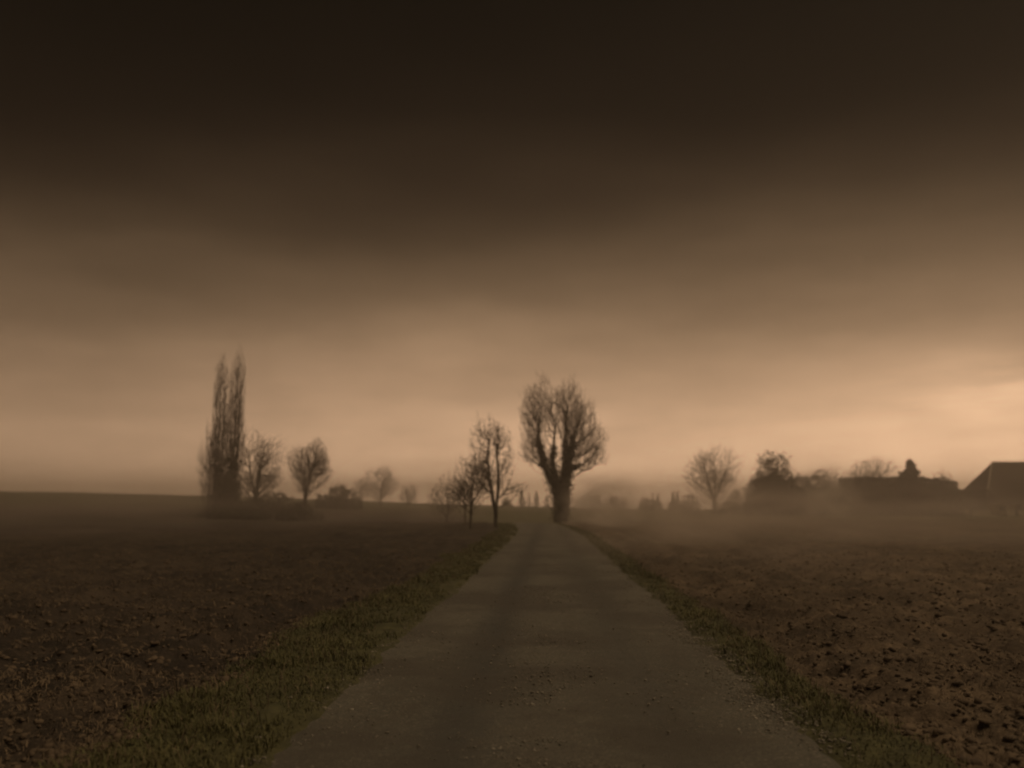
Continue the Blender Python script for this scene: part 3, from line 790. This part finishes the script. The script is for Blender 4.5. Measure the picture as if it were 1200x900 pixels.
def hedge(px0, px1, D0, D1, h0, h1, thick, n, label, seed):
    x0, y0 = place(px0, D0); x1, y1 = place(px1, D1); z0 = float(full_h((x0 + x1) / 2, (y0 + y1) / 2)) - .05
    L = math.hypot(x1 - x0, y1 - y0); a = math.atan2(y1 - y0, x1 - x0)
    root = empty('hedge', (x0, y0, z0), a); tag(root, label, 'hedge')
    rg = np.random.default_rng(seed)
    u = rg.random(n) * L; face = rg.random(n); hh = h0 + (h1 - h0) * u / L + .30 * vnoise(u, u * 0, 1.9, seed) + .18 * vnoise(u, u * 0, .6, seed)
    yy = np.where(face < .62, -thick / 2 + rg.exponential(.12, n) - .12, rg.uniform(-thick / 2, thick / 2, n)) + .18 * vnoise(u, hh * 0 + face * 3, 1.2, seed + 1)
    zz = np.where(face < .62, rg.random(n) * hh, hh + rg.normal(0, .09, n))
    V1 = leaf_cards(np.stack([u, yy, zz], 1), rg.uniform(.10, .20, n), rg)
    segs = 16; vs, fs = [], []
    for k in range(segs + 1):
        t = k / segs; hk = (h0 + (h1 - h0) * t) * .95 + rg.normal(0, .05)
        for (yv, zv) in ((-thick * .42, -.1), (-thick * .40, hk * .6), (-thick * .3, hk), (thick * .3, hk), (thick * .42, hk * .6), (thick * .42, -.1)):
            vs.append((L * t, yv + rg.normal(0, .06), zv))
    for k in range(segs):
        for j in range(5): fs.append((k * 6 + j, k * 6 + j + 1, k * 6 + 7 + j, k * 6 + 6 + j))
    V, f = join([V1, (np.array(vs), np.array(fs))])
    mesh('foliage', V, f, M['hedge'], root)
    pr = []
    for k in range(int(L / 2.2)):
        p = box(k * 2.2 + .5, k * 2.2 + .62, -.08, .08, -.1, h0 * .5); pr.append(p)
    tag(mesh('stems', *join(pr), M['bark'], root), kind='stuff')
    return root
hedge(978, 1066, 141, 139, 5.9, 5.75, 2.6, 15000, 'long tall flat topped hedge in front of the pointed conifer', 81)
hedge(1064, 1112, 138.5, 137.5, 5.6, 4.9, 2.4, 8000, 'lower sloping hedge section joining the tall hedge to the shed', 82)
bush(1108, 132, [(0, 0, 2.1, 1.7, 1.5, 2.4), (-2.2, 0, 1.4, 1.8, 1.4, 1.6)], 3400, (.1, .2), 'dark round shrub in front of the shed wall', 'shrub', 'bush', seed=83)
bush(1086, 152, [(1.6, 0, 4.2, 2.4, 2.0, 3.4)], 1300, (.12, .24), 'faint rounded tree top between the conifer and the shed', 'bush', 'tree', seed=84, twigs=700, core=.4)
conifer(1061, 150, 9.1, 5.2, 'single pointed conifer rising behind the flat topped hedge', 85, n=12000)
bare_tree(1014, 152, [[(0, 0, 3), (.3, 0, 6.0)], [(0, 0, 2.6), (1.6, 0, 6.4)], [(0, 0, 2.6), (-2.0, 0, 5.8)]],
    [(.4, 0, 6.8, 4.6, 3.2, 3.2), (-2.2, 0, 5.6, 2.8, 2.2, 2.6)], 2800, 'broad bare tree behind the hedge, left of the pointed conifer', None, tip=.015, trunk_r=.28, bf=.4, up=.5, seed=86)
bare_tree(966, 160, [[(0, 0, 3.0), (0, 0, 6.0)]], [(0, 0, 5.6, 2.0, 1.8, 3.0)], 700, 'faint thin bare tree behind the hazy bush left of the hedge', None, tip=.014, trunk_r=.12, seed=87)

# ------------------------------------------------------------------ farmhouse
def farmhouse():
    ax, ay = place(1146, 140); az_ = float(base_h(ax, ay)) - .1
    ang = math.atan2(ax, ay)                     # direction of sight
    lat = np.array([math.cos(ang), -math.sin(ang)]); dep = np.array([math.sin(ang), math.cos(ang)])
    u = lat * .88 + dep * .47; rz = math.atan2(u[1], u[0])
    root = empty('farmhouse', (ax, ay, az_), rz)
    tag(root, 'farmhouse with a steep hipped tiled roof at the right edge', 'house')
    L, Wd, e, rh, s = 25.0, 11.4, 2.0, 8.65, 4.4
    # walls: front with openings cut by building it from pieces
    ops = [(2.2, 3.2, .9, 1.75), (4.7, 5.8, 0, 1.9), (7.4, 8.5, .9, 1.75), (11.0, 12.1, .9, 1.75), (14.2, 15.3, 0, 1.9)]
    parts, xc = [], .35
    th = .3
    for (a, b, c, d) in ops:
        parts.append(box(xc, a, .35, .35 + th, -.1, e)); 
        if c > 0: parts.append(box(a, b, .35, .35 + th, -.1, c))
        parts.append(box(a, b, .35, .35 + th, d, e)); xc = b
    parts.append(box(xc, L - .35, .35, .35 + th, -.1, e))
    parts.append(box(.35, .65, .36 + th, Wd - .35, -.1, e)); parts.append(box(L - .65, L - .35, .36 + th, Wd - .35, -.1, e)); parts.append(box(.66, L - .66, Wd - .65, Wd - .36, -.1, e - .01))
    mesh('wall', *join(parts), M['wall'], root)
    for (a, b, c, d) in ops:
        if c > 0:
            wn = mesh('window', *join([box(a + .002, b - .002, .42, .47, c + .002, c + .06), box(a + .002, b - .002, .42, .47, d - .06, d - .002),
                box(a + .002, a + .07, .42, .47, c + .062, d - .062), box(b - .07, b - .002, .42, .47, c + .062, d - .062), box((a + b) / 2 - .03, (a + b) / 2 + .03, .42, .47, c + .062, d - .062)]), M['pale'], root)
            mesh('pane', *box(a + .07, b - .07, .44, .45, c + .06, d - .06), M['glass'], wn)
            mesh('sill', *box(a - .05, b + .05, .27, .348, c - .07, c), M['pale'], wn)
        else:
            dr = mesh('door', *box(a + .004, b - .004, .42, .48, -.05, d - .004), M['timber'], root)
            mesh('handle', *box(b - .2, b - .1, .38, .418, .95, 1.0), M['glass'], dr)
    # roof: four slopes with courses of tiles; the sheet dips in the middle of the ridge like an old roof
    zt = rh; ze = e - .12; ov = .35
    c = {'fl': (-ov, -ov, ze), 'fr': (L + ov, -ov, ze), 'bl': (-ov, Wd + ov, ze), 'br': (L + ov, Wd + ov, ze), 'rl': (s, Wd / 2, zt), 'rr': (L - s, Wd / 2, zt)}
    c = {k: np.array(v_) for k, v_ in c.items()}
    parts = []
    rg = np.random.default_rng(5)
    def slope(p0, p1, q0, q1, rows=26, cols=24):
        nrm = np.cross(p1 - p0, q0 - p0); nrm /= np.linalg.norm(nrm)
        for k in range(rows):
            t0, t1 = k / rows, (k + 1.15) / rows; t1 = min(t1, 1)
            a, b = p0 + (q0 - p0) * t0, p1 + (q1 - p1) * t0; c_, d_ = p0 + (q0 - p0) * t1, p1 + (q1 - p1) * t1
            vs, fs = [], []
            for j in range(cols + 1):
                w_ = j / cols; jt = rg.normal(0, .012)
                lo = a + (b - a) * w_ + nrm * (.06 + jt); hi = c_ + (d_ - c_) * w_ + nrm * .0
                vs += [lo - nrm * .06, lo, hi]
            for j in range(cols):
                o_ = j * 3; fs += [(o_, o_ + 3, o_ + 4, o_ + 1), (o_ + 1, o_ + 4, o_ + 5, o_ + 2)]
            parts.append((np.array(vs), np.array(fs)))
    slope(c['fl'], c['fr'], c['rl'], c['rr']); slope(c['br'], c['bl'], c['rr'], c['rl'])
    slope(c['bl'], c['fl'], c['rl'], c['rl'], cols=8); slope(c['fr'], c['br'], c['rr'], c['rr'], cols=8)
    roof = mesh('roof', *join(parts), M['roof'], root)
    # pale ridge and hip tiles
    def ridge(a, b, r_=.11):
        q = np.array([a, b]); return tube_mesh(q, np.array([-1, 0]), np.array([r_, r_]), np.array([False, True]), 8)
    up_ = np.array([0, 0, .05])
    for a_, b_ in (('fl', 'rl'), ('fr', 'rr')): mesh('hip_tiles', *ridge(c[a_] + up_, c[b_] + up_, .09), M['pale'], roof, smooth=True)
    mesh('ridge_tiles', *ridge(c['rl'] + up_, c['rr'] + up_, .15), M['roof'], roof, smooth=True)
    ch = mesh('chimney', *join([box(10.2, 12.4, Wd / 2 - .5, Wd / 2 + .5, zt - .8, zt + .45), box(10.1, 12.5, Wd / 2 - .6, Wd / 2 + .6, zt + .452, zt + .6)]), M['brick'], roof)
    return root
farmhouse()

def shed():
    x0, y0 = place(1111, 141); x1, y1 = place(1147, 138.5); z0 = float(base_h(x0, y0)) - .1
    L = math.hypot(x1 - x0, y1 - y0); root = empty('shed', (x0, y0, z0), math.atan2(y1 - y0, x1 - x0))
    tag(root, 'low dark timber shed against the left side of the farmhouse', 'shed')
    prs = []
    nb = int(L / .25)
    for k in range(nb):                           # upright boards of uneven width, gaps between
        prs.append(box(k * .25 + .012, k * .25 + .238, -.02 - .015 * (k % 3), .02, .0, 4.0))
    tag(mesh('boards', *join(prs), M['timber'], root), kind='stuff')
    for q in ((0, .12, .03, .15, 0, 4.0), (L - .12, L, .03, .15, 0, 4.0), (0, .12, 3.0, 3.12, 0, 3.6), (L - .12, L, 3.0, 3.12, 0, 3.6)): mesh('post', *box(*q), M['timber'], root)
    mesh('beam', *box(.122, L - .122, .03, .15, 3.85, 4.0), M['timber'], root)
    v_, f_ = box(-.25, L + .25, -.35, 3.3, 4.05, 4.2); v_[[2, 3, 6, 7], 2] -= .45
    mesh('roof', v_, f_, M['roof'], root)
shed()

def low_wall(pa, pb, D, h, label, seed, n):
    x0, y0 = place(pa, D); x1, y1 = place(pb, D + .6); z0 = float(base_h(x0, y0)) - .05
    L = math.hypot(x1 - x0, y1 - y0); root = empty('garden_wall', (x0, y0, z0), math.atan2(y1 - y0, x1 - x0))
    tag(root, label, 'wall', 'pale low walls before the farm')
    rg = np.random.default_rng(seed); rows = 5
    prs = []
    for r__ in range(rows):
        xx_ = 0.0
        top = h * (r__ + 1) / rows; bot = h * r__ / rows
        while xx_ < L - .2:
            ww = rg.uniform(.35, .75); hh_ = top - .012
            if r__ < rows - 1 or rg.random() > .35:
                prs.append(box(xx_ + .01, min(xx_ + ww, L) - .01, -.16 + rg.normal(0, .012), .16, bot + .008, hh_))
            xx_ += ww
    mesh('stones', *join(prs), M['pale'], root)['kind'] = 'stuff'
    return root
low_wall(1113, 1124, 134, 1.0, 'pale broken garden wall in front of the shed, leftmost piece', 1, 0)
low_wall(1128, 1150, 133.5, .95, 'pale garden wall below the left corner of the farmhouse', 2, 0)
low_wall(1167, 1176, 133.5, 1.0, 'short pale garden wall in front of the farmhouse front', 3, 0)
low_wall(1182, 1215, 133.5, .9, 'pale garden wall cut by the right edge of the view', 4, 0)

# ------------------------------------------------------------------ haze
def volume_mat(name, dens, g, col):
    m, t = new_mat(name)
    v_ = t.n('ShaderNodeVolumePrincipled', i_Color=(*col, 1), i_Density=dens, i_Anisotropy=g)
    t.n('ShaderNodeOutputMaterial', i_Volume=v_.outputs[0])
    return m
zmin = float(zb.min())
V, f = box(-860, 860, -860, 860, zmin - 1.0, 20.5)
hz = mesh('haze', V, f, volume_mat('haze_air', .0029, .80, (1.0, .94, .86)))
tag(hz, 'thin warm haze filling the whole valley', 'haze', kind='stuff')

def mist(px, D, z, rx, ry, rz, dens, label, seed):
    """a bank of ground mist, thin at its rim and ragged inside"""
    x, y = place(px, D)
    m, t = new_mat('mist_air')
    p = t.n('ShaderNodeTexCoord').outputs['Object']
    ln = t.n('ShaderNodeVectorMath', operation='LENGTH', i_0=p).outputs['Value']
    mq = t.n('ShaderNodeMapping', i_0=p); mq.inputs['Location'].default_value = (seed * 3.7, seed * 1.3, 0)
    nz = t.noise(mq.outputs[0], 2.6, 2, .5)
    d = t.math('SUBTRACT', 1.0, ln, True)
    d = t.math('MULTIPLY', t.math('MULTIPLY', d, d), t.math('MULTIPLY', t.math('SUBTRACT', nz, .36, True), 7.0))
    v_ = t.n('ShaderNodeVolumePrincipled', i_Color=(1.0, .94, .86, 1), i_Density=t.math('MULTIPLY', d, dens), i_Anisotropy=.78)
    t.n('ShaderNodeOutputMaterial', i_Volume=v_.outputs[0])
    vv, q = IV.copy() * 1.25, np.array(IF)
    o = mesh('haze', vv, q, m, loc=(x, y, float(base_h(x, y)) + z)); o.scale = (rx, ry, rz)
    tag(o, label, 'mist', kind='stuff')
mist(706, 68, 1.4, 4.5, 20, 3.4, .17, 'pale mist drifting across the road by the ivy tree', 1)
mist(962, 126, 2.8, 6.0, 8, 6.2, .30, 'pale mist rising in front of the hedge', 3)
mist(870, 70, 1.6, 12, 48, 3.0, .022, 'pale mist low over the field before the biggest bush', 2)
mist(395, 62, 2.0, 11, 40, 3.6, .016, 'mist lying under the trees left of the road', 4)
mist(140, 52, 1.2, 15, 42, 3.0, .022, 'mist on the field at the left edge', 5)
mist(515, 74, 2.6, 7, 18, 4.0, .030, 'mist round the slender trees left of the road', 6)
mist(1000, 40, .9, 9, 30, 2.4, .038, 'mist over the ploughed field before the farm', 7)
mist(790, 30, .9, 5, 22, 2.0, .075, 'low mist over the ploughed field beside the road', 10)
mist(1100, 108, 2.0, 8, 16, 3.6, .035, 'mist before the shed', 11)
